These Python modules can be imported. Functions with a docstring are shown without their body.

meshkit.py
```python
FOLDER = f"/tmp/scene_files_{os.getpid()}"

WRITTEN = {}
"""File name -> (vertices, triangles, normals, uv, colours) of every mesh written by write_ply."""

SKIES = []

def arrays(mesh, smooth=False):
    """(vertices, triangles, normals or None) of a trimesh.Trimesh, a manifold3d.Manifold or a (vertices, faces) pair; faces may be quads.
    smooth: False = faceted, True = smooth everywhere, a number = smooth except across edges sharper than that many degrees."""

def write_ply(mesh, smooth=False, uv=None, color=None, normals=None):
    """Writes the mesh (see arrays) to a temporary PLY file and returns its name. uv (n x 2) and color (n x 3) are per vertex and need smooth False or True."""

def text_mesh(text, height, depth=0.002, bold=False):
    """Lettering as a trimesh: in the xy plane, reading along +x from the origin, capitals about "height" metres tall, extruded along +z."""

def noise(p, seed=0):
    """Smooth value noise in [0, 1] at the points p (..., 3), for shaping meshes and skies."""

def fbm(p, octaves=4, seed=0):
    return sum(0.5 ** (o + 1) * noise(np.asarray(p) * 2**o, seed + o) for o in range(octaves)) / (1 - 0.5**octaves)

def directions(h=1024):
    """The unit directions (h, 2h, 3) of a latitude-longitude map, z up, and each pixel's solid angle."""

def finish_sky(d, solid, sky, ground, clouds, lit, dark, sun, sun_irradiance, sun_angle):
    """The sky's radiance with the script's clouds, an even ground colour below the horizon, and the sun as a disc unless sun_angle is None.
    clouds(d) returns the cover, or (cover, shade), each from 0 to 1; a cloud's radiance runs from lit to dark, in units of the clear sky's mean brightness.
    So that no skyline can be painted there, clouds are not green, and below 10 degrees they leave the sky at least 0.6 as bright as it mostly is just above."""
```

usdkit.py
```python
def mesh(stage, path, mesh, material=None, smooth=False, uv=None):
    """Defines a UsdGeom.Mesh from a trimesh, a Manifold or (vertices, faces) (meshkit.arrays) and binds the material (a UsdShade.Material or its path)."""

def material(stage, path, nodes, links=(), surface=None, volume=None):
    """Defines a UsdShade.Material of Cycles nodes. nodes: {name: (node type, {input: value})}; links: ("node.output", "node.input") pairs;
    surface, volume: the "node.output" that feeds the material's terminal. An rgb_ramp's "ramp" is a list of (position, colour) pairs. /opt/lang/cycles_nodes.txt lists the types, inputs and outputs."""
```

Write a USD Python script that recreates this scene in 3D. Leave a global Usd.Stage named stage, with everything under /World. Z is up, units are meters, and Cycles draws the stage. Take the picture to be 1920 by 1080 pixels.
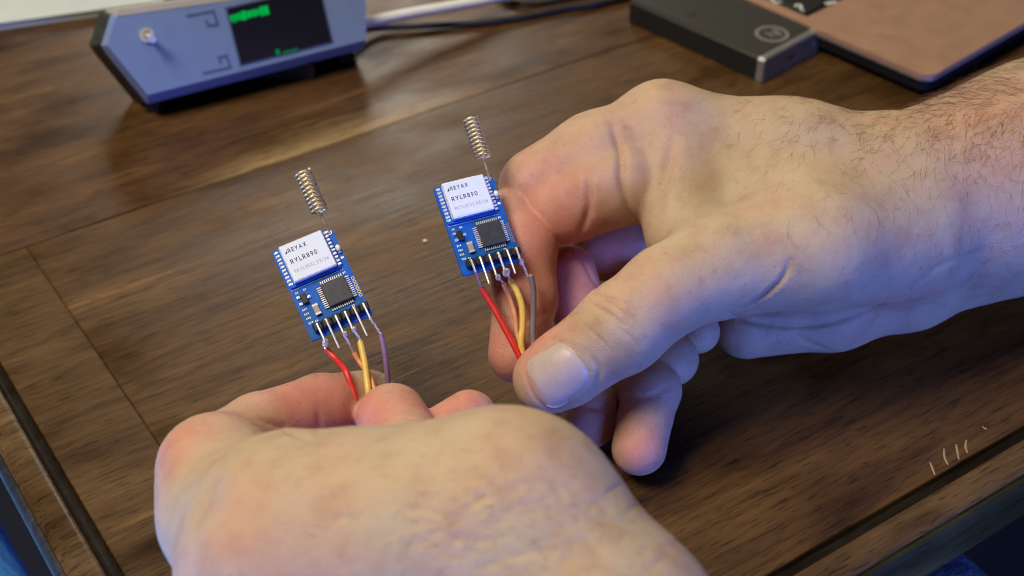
import math, random
import numpy as np, trimesh, usdkit, meshkit
from pxr import Usd, UsdGeom, UsdLux, UsdShade, Gf, Sdf, Vt
from scipy.spatial import cKDTree, ConvexHull
from shapely.geometry import Polygon, box as sbox, Point

rng = np.random.default_rng(7)
random.seed(7)
stage = Usd.Stage.CreateInMemory()
UsdGeom.SetStageUpAxis(stage, "Z")
UsdGeom.SetStageMetersPerUnit(stage, 1.0)
UsdGeom.Xform.Define(stage, "/World")
UsdGeom.Scope.Define(stage, "/World/Looks")
T_ = Sdf.ValueTypeNames

# ------------------------------------------------------------------ camera
F, D0, PITCH = 2600.0, 0.490, math.radians(38)     # focal length in photo pixels, metres to the table at the centre
CP, SP = math.cos(PITCH), math.sin(PITCH)
EYE = np.array([0, -D0 * CP, D0 * SP])
FWD, RIGHT, UP = np.array([0, CP, -SP]), np.array([1.0, 0, 0]), np.array([0, SP, CP])
cam = UsdGeom.Camera.Define(stage, "/World/camera")
cam.CreateHorizontalApertureAttr(36.0)
cam.CreateVerticalApertureAttr(20.25)
cam.CreateFocalLengthAttr(F / 1920 * 36)
cam.CreateFStopAttr(13.0)
cam.CreateFocusDistanceAttr(0.395)
cam.CreateClippingRangeAttr(Gf.Vec2f(0.02, 50))
cam.AddTransformOp().Set(Gf.Matrix4d(*RIGHT, 0, *UP, 0, *(-FWD), 0, *EYE, 1))
cam.GetPrim().CreateAttribute("exposure", T_.Float).Set(0.14)

# ------------------------------------------------------------------ light
def rect(name, at, to, w, h, colour, power):
    at, to = np.array(at, float), np.array(to, float)
    z = at - to; z /= np.linalg.norm(z)
    x = np.cross([0, 0, 1.0], z)
    x = np.array([1.0, 0, 0]) if np.linalg.norm(x) < 1e-6 else x / np.linalg.norm(x)
    y = np.cross(z, x)
    l = UsdLux.RectLight.Define(stage, "/World/" + name)
    l.CreateWidthAttr(w); l.CreateHeightAttr(h)
    l.CreateColorAttr(Gf.Vec3f(*colour)); l.CreateIntensityAttr(power)
    l.AddTransformOp().Set(Gf.Matrix4d(*x, 0, *y, 0, *z, 0, *at, 1))
rect("ceiling_light", (-0.52, -0.30, 1.06), (0.05, 0.0, 0.0), 0.42, 0.40, (1.0, 0.89, 0.68), 25.0)
rect("room_light", (-0.10, 0.35, 1.6), (0, 0, 0), 0.9, 0.8, (1.0, 0.88, 0.68), 2.6)
rect("blue_light", (0.66, -0.88, 0.045), (0.08, 0.0, 0.04), 0.60, 0.24, (0.12, 0.24, 1.0), 26.0)
rect("blue_side_fill", (-0.62, -0.50, -0.36), (-0.20, -0.05, -0.03), 0.4, 0.3, (0.14, 0.30, 1.0), 34.0)  # unseen fill lamp, added to tint only the table's left side and cloth
rect("rear_window_light", (-0.330, 1.75, 0.86), (-0.062, 0.14, 0), 0.60, 0.40, (1.0, 0.91, 0.78), 8.0)

# ------------------------------------------------------------------ helpers
def P(u, v, d):
    """photo pixel and depth in metres -> point of the world"""
    return EYE + d * (FWD + (u - 960) / F * RIGHT + (540 - v) / F * UP)
def G(u, v, z=0.0):
    """photo pixel -> point of the world on the level z"""
    r = FWD + (u - 960) / F * RIGHT + (540 - v) / F * UP
    return EYE + r * ((z - EYE[2]) / r[2])
def frame(x, y, z, o):
    m = np.eye(4); m[:3, 0], m[:3, 1], m[:3, 2], m[:3, 3] = x, y, z, o
    return m
used = {}
def fresh(parent, name):
    k = (parent, name); used[k] = used.get(k, 0) + 1
    return f"{parent}/{name}" + (f"_{used[k]-1:03d}" if used[k] > 1 else "")
def keys(prim, **kw):
    for k, v in kw.items():
        if v: prim.SetCustomDataByKey(k, v)
class Thing:
    def __init__(s, name, label, category, m=None, group=None, kind=None):
        s.path = fresh("/World", name)
        x = UsdGeom.Xform.Define(stage, s.path)
        s.m = np.eye(4) if m is None else m
        s.inv = np.linalg.inv(s.m)
        if m is not None:
            x.AddTransformOp().Set(Gf.Matrix4d(*m.T.ravel().tolist()))
        keys(x.GetPrim(), label=label, category=category, group=group, kind=kind)
def cat(ms):
    return trimesh.util.concatenate([trimesh.Trimesh(*meshkit.arrays(m)[:2], process=False) for m in ms])
def part(t, name, mesh, mat, parent=None, world=False, smooth=30, label=None, kind=None):
    v, f = meshkit.arrays(mesh)[:2]
    if world:
        v = v @ t.inv[:3, :3].T + t.inv[:3, 3]
    path = fresh(parent or t.path, name)
    m = usdkit.mesh(stage, path, trimesh.Trimesh(v, f, process=False), LOOK[mat], smooth=smooth)
    keys(m.GetPrim(), label=label, kind=kind)
    return path
def hull(pts):
    h = trimesh.Trimesh(pts, ConvexHull(pts).simplices, process=True)
    h.fix_normals()
    return h
def cbox(lo, hi, c=0.0002):
    """a box with chamfered edges"""
    lo, hi = np.array(lo, float), np.array(hi, float)
    c = min(c, 0.3 * (hi - lo).min())
    p = []
    for s in np.ndindex(2, 2, 2):
        q = np.where(np.array(s) == 0, lo, hi); i = np.where(np.array(s) == 0, c, -c)
        for k in range(3):
            w = q + i; w[k] = q[k]; p.append(w)
    return hull(np.array(p))
def catmull(p, n=8):
    p = np.asarray(p, float)
    if len(p) < 3: return np.linspace(p[0], p[-1], n + 1)
    q = np.vstack([2 * p[0] - p[1], p, 2 * p[-1] - p[-2]]); out = []
    for i in range(1, len(q) - 2):
        a, b, c, d = q[i - 1:i + 3]
        for t in np.arange(n) / n:
            out.append(0.5 * (2 * b + (c - a) * t + (2 * a - 5 * b + 4 * c - d) * t * t + (3 * b - a - 3 * c + d) * t ** 3))
    return np.array(out + [p[-1]])
def tube(points, r, sides=10, n=8, smooth=True):
    p = catmull(points, n) if smooth else np.asarray(points, float)
    r = np.broadcast_to(r, len(p)) if np.ndim(r) == 0 else np.interp(np.linspace(0, 1, len(p)), np.linspace(0, 1, len(r)), r)
    t = np.gradient(p, axis=0); t /= np.linalg.norm(t, axis=1, keepdims=True)
    a = np.cross(t[0], [0.31, 0.57, 0.76]); a /= np.linalg.norm(a); ang = np.arange(sides) * 2 * np.pi / sides
    v = []
    for i in range(len(p)):
        a = a - t[i] * (a @ t[i]); a /= np.linalg.norm(a); b = np.cross(t[i], a)
        v.append(p[i] + r[i] * (np.cos(ang)[:, None] * a + np.sin(ang)[:, None] * b))
    v = np.vstack(v + [p[:1], p[-1:]]); f = []; k = len(p)
    for i in range(k - 1):
        for j in range(sides):
            j2 = (j + 1) % sides
            f += [[i * sides + j, i * sides + j2, (i + 1) * sides + j2], [i * sides + j, (i + 1) * sides + j2, (i + 1) * sides + j]]
    for j in range(sides):
        j2 = (j + 1) % sides
        f += [[k * sides, j2, j], [k * sides + 1, (k - 1) * sides + j, (k - 1) * sides + j2]]
    return trimesh.Trimesh(v, f, process=False)
def ball(c, r, scale=(1, 1, 1), sub=2):
    s = trimesh.creation.icosphere(sub, 1.0)
    return trimesh.Trimesh(s.vertices * np.array(scale) * r + np.array(c), s.faces, process=False)
def prism(poly, z0, z1):
    m = trimesh.creation.extrude_polygon(poly, z1 - z0, engine="earcut"); m.apply_translation([0, 0, z0]); return m
def lettering(text, x, y, width, height, z, depth=0.00006, bold=False, gap=0.0):
    ms, at = [], 0.0
    for ch in text:
        if ch == " ": at += 0.45; continue
        g = meshkit.text_mesh(ch, 1.0, 1.0, bold); g.apply_translation([at - g.bounds[0][0], 0, 0]); at = g.bounds[1][0] + 0.14 + gap; ms.append(g)
    m = cat(ms)
    lo, hi = m.bounds
    m.vertices = (m.vertices - lo) / (hi - lo) * [width, height, depth] + [x, y, z]
    return m

# ------------------------------------------------------------------ materials
LOOK = {}
def plain(name, colour, rough=0.5, metal=0.0, noise=None, amount=0.15, bump=0.0, spec=0.5, coat=0.0, extra=None, coords="object"):
    n = {"p": ("principled_bsdf", {"base_color": colour, "roughness": rough, "metallic": metal, "specular_ior_level": spec, "coat_weight": coat, "coat_roughness": 0.15, **(extra or {})})}
    l = []
    if noise:
        n["tc"] = ("texture_coordinate", {})
        n["n"] = ("noise_texture", {"scale": noise, "detail": 5, "roughness": 0.6})
        n["r"] = ("rgb_ramp", {"ramp": [(0.25, [c * (1 - amount) for c in colour]), (0.75, [min(1, c * (1 + amount)) for c in colour])]})
        n["rr"] = ("map_range", {"from_min": 0.3, "from_max": 0.7, "to_min": max(0.02, rough - 0.08), "to_max": min(1, rough + 0.08)})
        l += [("tc.object", "n.vector"), ("n.fac", "r.fac"), ("r.color", "p.base_color"), ("n.fac", "rr.value"), ("rr.result", "p.roughness")]
        if bump:
            n["b"] = ("bump", {"strength": 0.5, "distance": bump})
            l += [("n.fac", "b.height"), ("b.normal", "p.normal")]
    LOOK[name] = usdkit.material(stage, "/World/Looks/" + name, n, l, surface="p.BSDF")
plain("label_white", (0.68, 0.75, 0.90), 0.45, noise=300, amount=0.03)
plain("ink", (0.03, 0.03, 0.035), 0.6)
plain("faint_ink", (0.30, 0.30, 0.31), 0.6)
plain("board_blue", (0.005, 0.10, 0.46), 0.42, noise=260, amount=0.12, spec=0.3)
plain("silk_white", (0.72, 0.75, 0.78), 0.6)
plain("tin", (0.78, 0.78, 0.76), 0.36, 0.55, noise=900, amount=0.15)
plain("solder", (0.72, 0.73, 0.74), 0.30, 0.65, noise=1500, amount=0.2, bump=0.0002)
plain("brass", (0.70, 0.58, 0.34), 0.30, 0.75, noise=700, amount=0.2)
plain("gold", (0.75, 0.60, 0.36), 0.35, 1.0)
plain("copper", (0.78, 0.62, 0.52), 0.32, 0.6)
plain("chip_black", (0.036, 0.039, 0.050), 0.42, noise=900, amount=0.15)
plain("header_black", (0.012, 0.012, 0.014), 0.45)
plain("ceramic_tan", (0.36, 0.30, 0.22), 0.4)
plain("led_pale", (0.80, 0.74, 0.62), 0.3)
plain("wire_red", (0.62, 0.03, 0.03), 0.38, noise=500, amount=0.12)
plain("wire_orange", (0.68, 0.25, 0.10), 0.38, noise=500, amount=0.12)
plain("wire_peach", (0.70, 0.33, 0.22), 0.38, noise=500, amount=0.12)
plain("wire_yellow", (0.72, 0.50, 0.12), 0.38, noise=500, amount=0.12)
plain("wire_purple", (0.22, 0.12, 0.26), 0.38, noise=500, amount=0.12)
plain("wire_grey", (0.17, 0.14, 0.19), 0.38, noise=500, amount=0.12)
plain("case_plastic", (0.185, 0.265, 0.51), 0.5, noise=160, amount=0.05, bump=0.0001)
plain("case_cream", (0.50, 0.46, 0.42), 0.5, noise=160, amount=0.05)
plain("case_black", (0.012, 0.012, 0.013), 0.5, noise=200, amount=0.2)
plain("engraving", (0.085, 0.115, 0.27), 0.6)
plain("screen_glass", (0.012, 0.013, 0.024), 0.22)
plain("steel", (0.72, 0.69, 0.66), 0.4, 0.4)
plain("cable_white", (0.84, 0.84, 0.86), 0.4, noise=200, amount=0.05)
plain("cable_black", (0.014, 0.014, 0.018), 0.4, noise=200, amount=0.2)
plain("drive_graphite", (0.036, 0.036, 0.033), 0.5, 0.2, noise=1200, amount=0.18)
plain("drive_side", (0.012, 0.012, 0.012), 0.5, noise=600, amount=0.2)
plain("drive_cap", (0.22, 0.195, 0.14), 0.35, 0.6, noise=700, amount=0.1)
plain("drive_cap_edge", (0.55, 0.55, 0.55), 0.35, 0.8, noise=700, amount=0.1)
plain("drive_mark", (0.34, 0.34, 0.31), 0.4, 0.5)
plain("laptop_rose", (0.42, 0.25, 0.17), 0.5, 0.3, noise=90, amount=0.05)
plain("laptop_dark", (0.008, 0.007, 0.007), 0.7, spec=0.15)
plain("key_black", (0.010, 0.010, 0.011), 0.5, noise=400, amount=0.15)
plain("pad_white", (0.50, 0.56, 0.60), 0.7, noise=120, amount=0.05)
plain("fabric_blue", (0.10, 0.40, 0.75), 0.85, noise=120, amount=0.2, bump=0.003)
plain("fabric_slate", (0.30, 0.36, 0.50), 0.85, noise=120, amount=0.2, bump=0.003)
plain("floor_dark", (0.012, 0.012, 0.016), 0.8, noise=9, amount=0.3)
plain("hair", (0.10, 0.05, 0.026), 0.5)
plain("nail_plate", (0.56, 0.39, 0.35), 0.40, noise=300, amount=0.08, bump=0.0001, spec=0.4, extra={"subsurface_weight": 0.3, "subsurface_scale": 0.0015, "subsurface_radius": (1, 0.4, 0.25)})
LOOK["screen_text"] = usdkit.material(stage, "/World/Looks/screen_text", {"e": ("emission", {"color": (0.0, 0.62, 0.09), "strength": 0.6})}, [], surface="e.emission")
LOOK["screen_text_dim"] = usdkit.material(stage, "/World/Looks/screen_text_dim", {"e": ("emission", {"color": (0.0, 0.30, 0.09), "strength": 0.6})}, [], surface="e.emission")

def wood(name, dark, mid, light, seed, rough=0.36, patch=None):
    n = {"tc": ("texture_coordinate", {}),
         "m1": ("mapping", {"mapping_type": "point", "location": (seed * 1.7, seed * 0.9, 0), "scale": (7.5, 60, 60)}),
         "n1": ("noise_texture", {"scale": 1.0, "detail": 6, "roughness": 0.6, "distortion": 1.2}),
         "m2": ("mapping", {"mapping_type": "point", "location": (seed * 2.3, 0, 0), "scale": (30, 480, 480)}),
         "n2": ("noise_texture", {"scale": 1.0, "detail": 4, "roughness": 0.65, "distortion": 0.4}),
         "m3": ("mapping", {"mapping_type": "point", "location": (0, seed, 0), "scale": (120, 1250, 1250)}),
         "n3": ("noise_texture", {"scale": 1.0, "detail": 2, "roughness": 0.5}),
         "m4": ("mapping", {"mapping_type": "point", "location": (seed, seed, 0), "scale": (20, 34, 34)}),
         "n4": ("noise_texture", {"scale": 1.0, "detail": 3, "roughness": 0.55}),
         "r1": ("rgb_ramp", {"ramp": [(0.30, dark), (0.46, mid), (0.56, mid), (0.72, light)]}),
         "r2": ("rgb_ramp", {"ramp": [(0.30, (0.50, 0.46, 0.42)), (0.52, (1, 1, 1)), (0.75, (1.18, 1.15, 1.1))]}),
         "r3": ("rgb_ramp", {"ramp": [(0.33, (0.30, 0.25, 0.22)), (0.44, (1, 1, 1))]}),
         "r4": ("rgb_ramp", {"ramp": [(0.30, (0.62, 0.58, 0.55)), (0.48, (0.97, 0.97, 0.97)), (0.70, (1.3, 1.27, 1.2))]}),
         "x1": ("mix_color", {"blend_type": "multiply", "fac": 0.9, "use_clamp": False}), "x2": ("mix_color", {"blend_type": "multiply", "fac": 0.72, "use_clamp": False}),
         "x3": ("mix_color", {"blend_type": "multiply", "fac": 1.0, "use_clamp": False}),
         "h": ("math", {"math_type": "multiply_add", "value2": 0.35}),
         "b": ("bump", {"strength": 0.25, "distance": 0.0005}),
         "rr": ("map_range", {"from_min": 0.3, "from_max": 0.7, "to_min": rough - 0.10, "to_max": rough + 0.14}),
         "p": ("principled_bsdf", {"specular_ior_level": 0.28})}
    l = [("tc.object", f"m{i}.vector") for i in (1, 2, 3, 4)] + [(f"m{i}.vector", f"n{i}.vector") for i in (1, 2, 3, 4)] + [(f"n{i}.fac", f"r{i}.fac") for i in (1, 2, 3, 4)]
    l += [("r1.color", "x1.a"), ("r2.color", "x1.b"), ("x1.result", "x2.a"), ("r3.color", "x2.b"), ("x2.result", "x3.a"), ("r4.color", "x3.b"), ("x3.result", "p.base_color"),
          ("n3.fac", "h.value1"), ("n2.fac", "h.value3"), ("h.value", "b.height"), ("b.normal", "p.normal"), ("n4.fac", "rr.value"), ("rr.result", "p.roughness")]
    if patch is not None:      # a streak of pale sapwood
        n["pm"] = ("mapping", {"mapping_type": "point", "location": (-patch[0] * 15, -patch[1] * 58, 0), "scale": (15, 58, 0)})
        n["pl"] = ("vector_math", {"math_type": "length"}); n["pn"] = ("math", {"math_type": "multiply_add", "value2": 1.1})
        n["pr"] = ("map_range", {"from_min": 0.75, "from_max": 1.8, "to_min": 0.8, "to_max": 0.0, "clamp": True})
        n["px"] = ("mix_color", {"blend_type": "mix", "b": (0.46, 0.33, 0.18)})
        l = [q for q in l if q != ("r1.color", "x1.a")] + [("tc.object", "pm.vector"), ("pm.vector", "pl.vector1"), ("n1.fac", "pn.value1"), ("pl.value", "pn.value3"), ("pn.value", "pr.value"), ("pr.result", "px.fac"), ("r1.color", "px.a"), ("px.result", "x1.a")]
    LOOK[name] = usdkit.material(stage, "/World/Looks/" + name, n, l, surface="p.BSDF")
AZ = math.radians(56)
E1 = np.array([math.sin(AZ), math.cos(AZ), 0]); E2 = np.array([-math.cos(AZ), math.sin(AZ), 0]); E3 = np.array([0, 0, 1.0])
left_x, front_y = G(118, 880) @ E1, G(1712, 918) @ E2          # where the planks end at the grooves
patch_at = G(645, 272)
wood("plank_wood", (0.042, 0.0195, 0.0075), (0.087, 0.045, 0.0165), (0.150, 0.084, 0.032), 1.0)
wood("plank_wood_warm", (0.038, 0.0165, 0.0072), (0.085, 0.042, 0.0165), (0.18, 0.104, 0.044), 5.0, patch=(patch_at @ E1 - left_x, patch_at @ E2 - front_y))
wood("plank_wood_deep", (0.038, 0.019, 0.0076), (0.078, 0.042, 0.0157), (0.136, 0.078, 0.030), 9.0)
wood("edge_wood", (0.045, 0.026, 0.012), (0.095, 0.056, 0.025), (0.19, 0.12, 0.058), 13.0)
wood("groove_stain", (0.007, 0.005, 0.004), (0.014, 0.010, 0.007), (0.034, 0.022, 0.013), 3.0, 0.4)
wood("apron_wood_shaded", (0.020, 0.017, 0.004), (0.034, 0.030, 0.007), (0.050, 0.044, 0.012), 21.0, 0.38)  # front side: shade from the blue light put into a dark, yellowed wood colour

wood("apron_wood_lit", (0.020, 0.020, 0.020), (0.034, 0.033, 0.032), (0.050, 0.048, 0.046), 23.0, 0.38)  # same wood on the left, coloured greyer so that the blue light shows

def skin(name, base, red, bump):
    n = {"tc": ("texture_coordinate", {}), "a": ("attribute", {"attribute": "tone"}), "s": ("separate_color", {"color_type": "rgb"}),
         "n1": ("noise_texture", {"scale": 130, "detail": 4, "roughness": 0.6}), "n2": ("noise_texture", {"scale": 420, "detail": 3, "roughness": 0.6}),
         "r1": ("rgb_ramp", {"ramp": [(0.3, (0.90, 0.82, 0.80)), (0.5, (1, 1, 1)), (0.70, (1.05, 1.08, 1.07))]}),
         "r2": ("rgb_ramp", {"ramp": [(0.28, (0.86, 0.74, 0.69)), (0.38, (1, 1, 1)), (1.0, (1, 1, 1))]}),
         "mx": ("mix_color", {"blend_type": "mix", "a": base, "b": red}),
         "y1": ("mix_color", {"blend_type": "multiply", "fac": 1.0, "use_clamp": False}), "y2": ("mix_color", {"blend_type": "multiply", "fac": 0.7, "use_clamp": False}),
         "v": ("voronoi_texture", {"scale": 1250, "feature": "distance_to_edge", "randomness": 1.0}),
         "vr": ("map_range", {"from_min": 0.0, "from_max": 0.25, "to_min": 0.0, "to_max": 1.0, "clamp": True}),
         "mw": ("mapping", {"mapping_type": "point", "rotation": (0.2, 0.3, 0.5), "scale": (150, 330, 250)}),
         "nw": ("noise_texture", {"scale": 1.0, "detail": 4, "roughness": 0.6, "distortion": 1.4}),
         "h1": ("math", {"math_type": "multiply_add", "value2": 0.17}),
         "h2": ("math", {"math_type": "multiply"}),
         "b": ("bump", {"strength": bump, "distance": 0.0009}),
         "p": ("principled_bsdf", {"roughness": 0.52, "specular_ior_level": 0.33, "subsurface_weight": 0.28, "subsurface_scale": 0.0022, "subsurface_radius": (1, 0.34, 0.18)})}
    l = [("a.color", "s.color"), ("s.r", "mx.fac"), ("tc.object", "n1.vector"), ("tc.object", "n2.vector"), ("n1.fac", "r1.fac"), ("n2.fac", "r2.fac"),
         ("mx.result", "y1.a"), ("r1.color", "y1.b"), ("y1.result", "y2.a"), ("r2.color", "y2.b"), ("y2.result", "p.base_color"),
         ("tc.object", "v.vector"), ("v.distance", "vr.value"), ("tc.object", "mw.vector"), ("mw.vector", "nw.vector"),
         ("nw.fac", "h2.value1"), ("s.g", "h2.value2"), ("vr.result", "h1.value1"), ("h2.value", "h1.value3"), ("h1.value", "b.height"), ("b.normal", "p.normal")]
    LOOK[name] = usdkit.material(stage, "/World/Looks/" + name, n, l, surface="p.BSDF")
skin("skin", (0.438, 0.336, 0.234), (0.54, 0.225, 0.180), 0.42)

# ------------------------------------------------------------------ setting: floor and table
joint_y, butt_x = G(375, 352) @ E2 - front_y, G(190, 672) @ E1 - left_x
table = Thing("wooden_table", "dark brown plank table with grooved edge under the hands, boards and devices", "table", frame(E1, E2, E3, left_x * E1 + front_y * E2))
TH = 0.021
def plank(x0, x1, y0, y1, mat):
    part(table, "plank", cbox((x0, y0, -0.012), (x1, y1, 0.0), 0.00035), mat, smooth=False)
gp = 0.00018
far_y, far_x = 0.95, 1.3
plank(0, butt_x - 0.00004, 0, joint_y - gp, "plank_wood_deep")
plank(butt_x + 0.00004, far_x, 0, joint_y - gp, "plank_wood")
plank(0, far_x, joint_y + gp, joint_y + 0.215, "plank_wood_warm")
plank(0, far_x, joint_y + 0.215 + 2 * gp, joint_y + 0.43, "plank_wood_deep")
plank(0, far_x, joint_y + 0.43 + 2 * gp, far_y, "plank_wood")
part(table, "underside_board", cbox((-0.003, -0.003, -TH), (far_x, far_y, -0.0121), 0.0002), "groove_stain", smooth=False)
def edge_strip(profile, name, mat, side):
    """a profile of (outward distance, height) swept along one edge and mitred at the corner"""
    pr = np.array(profile); k = len(pr); L = far_x if side == "front" else far_y
    n = 60; v = []
    for i in range(n + 1):
        s = L * (i / n) ** 1.6
        for d, z in pr:
            w = s - d * (1 - i / n)
            wob = 0.00022 * (meshkit.noise(np.array([s * 55, d * 60, 3.0 if side == "front" else 9.0])) - 0.5) if i else 0
            v.append([w, -d, z + wob] if side == "front" else [-d, w, z + wob])
    f = []
    for i in range(n):
        for j in range(k):
            a, b = i * k + j, i * k + (j + 1) % k
            f += [[a, b, b + k], [a, b + k, a + k]]
    m = trimesh.Trimesh(v, f, process=False)
    if side != "front": m.invert()
    part(table, name, m, mat, smooth=35)
mm = 0.001
groove = [(0.0002, -12 * mm), (0.0002, -0.2 * mm), (0.9 * mm, -1.3 * mm), (2.4 * mm, -1.9 * mm), (3.6 * mm, -1.2 * mm), (4.2 * mm, -0.2 * mm), (4.2 * mm, -12 * mm)]
lip = [(4.3 * mm, -12 * mm), (4.3 * mm, -0.1 * mm), (5.0 * mm, 0.5 * mm), (6.3 * mm, 0.8 * mm), (9.5 * mm, 0.6 * mm), (12.0 * mm, -0.2 * mm), (13.3 * mm, -1.3 * mm), (13.3 * mm, -12 * mm)]
side = [(13.4 * mm, -21 * mm), (13.4 * mm, -2.3 * mm), (14.4 * mm, -2.6 * mm), (15.6 * mm, -4.2 * mm), (16.6 * mm, -7.5 * mm), (17.0 * mm, -12 * mm), (16.8 * mm, -16 * mm), (15.8 * mm, -19.5 * mm), (14.6 * mm, -21 * mm)]
for sd in ("front", "left"):
    edge_strip(groove, "edge_groove", "groove_stain", sd)
    edge_strip(lip, "edge_moulding", "edge_wood", sd)
    edge_strip(side if sd == "front" else [(13.4 * mm, -10.5 * mm), (13.4 * mm, -2.3 * mm), (14.4 * mm, -2.6 * mm), (15.4 * mm, -4.2 * mm), (15.9 * mm, -7 * mm), (15.2 * mm, -9.6 * mm), (14.2 * mm, -10.5 * mm)], "edge_side", "apron_wood_shaded" if sd == "front" else "apron_wood_lit", sd)
# pale scratches by the front groove
sc = []
for (u0, v0, u1, v1) in ((1744, 867, 1753, 891), (1770, 841, 1778, 872), (1793, 833, 1798, 862), (1812, 825, 1814, 850), (1842, 800, 1850, 803)):
    a, b = G(u0, v0), G(u1, v1); c = (a + b) / 2 + 0.0006 * rng.standard_normal(3) * [1, 1, 0]
    q = catmull([a, c, b], 6); q[:, 2] = 0.0
    w = 0.00026 * (0.6 + 0.7 * np.sin(np.linspace(0.25, 2.9, len(q))))
    t = np.gradient(q, axis=0); t /= np.linalg.norm(t, axis=1, keepdims=True); s_ = np.cross(t, [0, 0, 1])
    v = np.vstack([q + s_ * w[:, None] + [0, 0, 0.00003], q - s_ * w[:, None] + [0, 0, 0.00003], q + [0, 0, 0.00012]]); k = len(q)
    f = []
    for i in range(k - 1):
        f += [[i, 2 * k + i, 2 * k + i + 1], [i, 2 * k + i + 1, i + 1], [2 * k + i, k + i, k + i + 1], [2 * k + i, k + i + 1, 2 * k + i + 1]]
    sc.append(trimesh.Trimesh(v, f, process=False))
plain("scratch_pale", (0.33, 0.24, 0.155), 0.7)
for m in sc: part(table, "scratch", m, "scratch_pale", world=True, smooth=False)

floor = usdkit.mesh(stage, "/World/floor", trimesh.Trimesh([[-3, -3, -0.72], [3, -3, -0.72], [3, 3, -0.72], [-3, 3, -0.72]], [[0, 1, 2], [0, 2, 3]]), LOOK["floor_dark"])
keys(floor.GetPrim(), label="dark floor far below the table edge", kind="structure", category="floor")
# cloth seen past the table's edges
def lump(name, label, mat, pts, r, z):
    m = tube(pts, r, sides=28, n=10)
    d = meshkit.fbm(m.vertices * 22, 3, 4) - 0.5
    m.vertices += trimesh.Trimesh(m.vertices, m.faces).vertex_normals * (d * 0.012)[:, None]
    t = Thing(name, label, "fabric")
    part(t, "cloth", m, mat, smooth=True)
c0 = G(22, 1075, -0.16) + 0.003 * E1
lump("blue_fabric", "bright blue fabric in the dark below the table's left edge", "fabric_blue",
     [c0 + E2 * 0.30 - E1 * 0.062, c0 + E2 * 0.1 - E1 * 0.062, c0 - E2 * 0.1 - E1 * 0.062, c0 - E2 * 0.4 - E1 * 0.062], [0.05, 0.062, 0.066, 0.07], 0)
c1 = G(1735, 1085, -0.10)
lump("slate_fabric", "pale slate blue fabric just under the table's front edge at the lower right", "fabric_slate",
     [c1 + E2 * 0.03, c1 - E2 * 0.05 - E1 * 0.02 - E3 * 0.01, c1 - E2 * 0.22 - E1 * 0.06 - E3 * 0.04], [0.018, 0.036, 0.05], 0)

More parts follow.
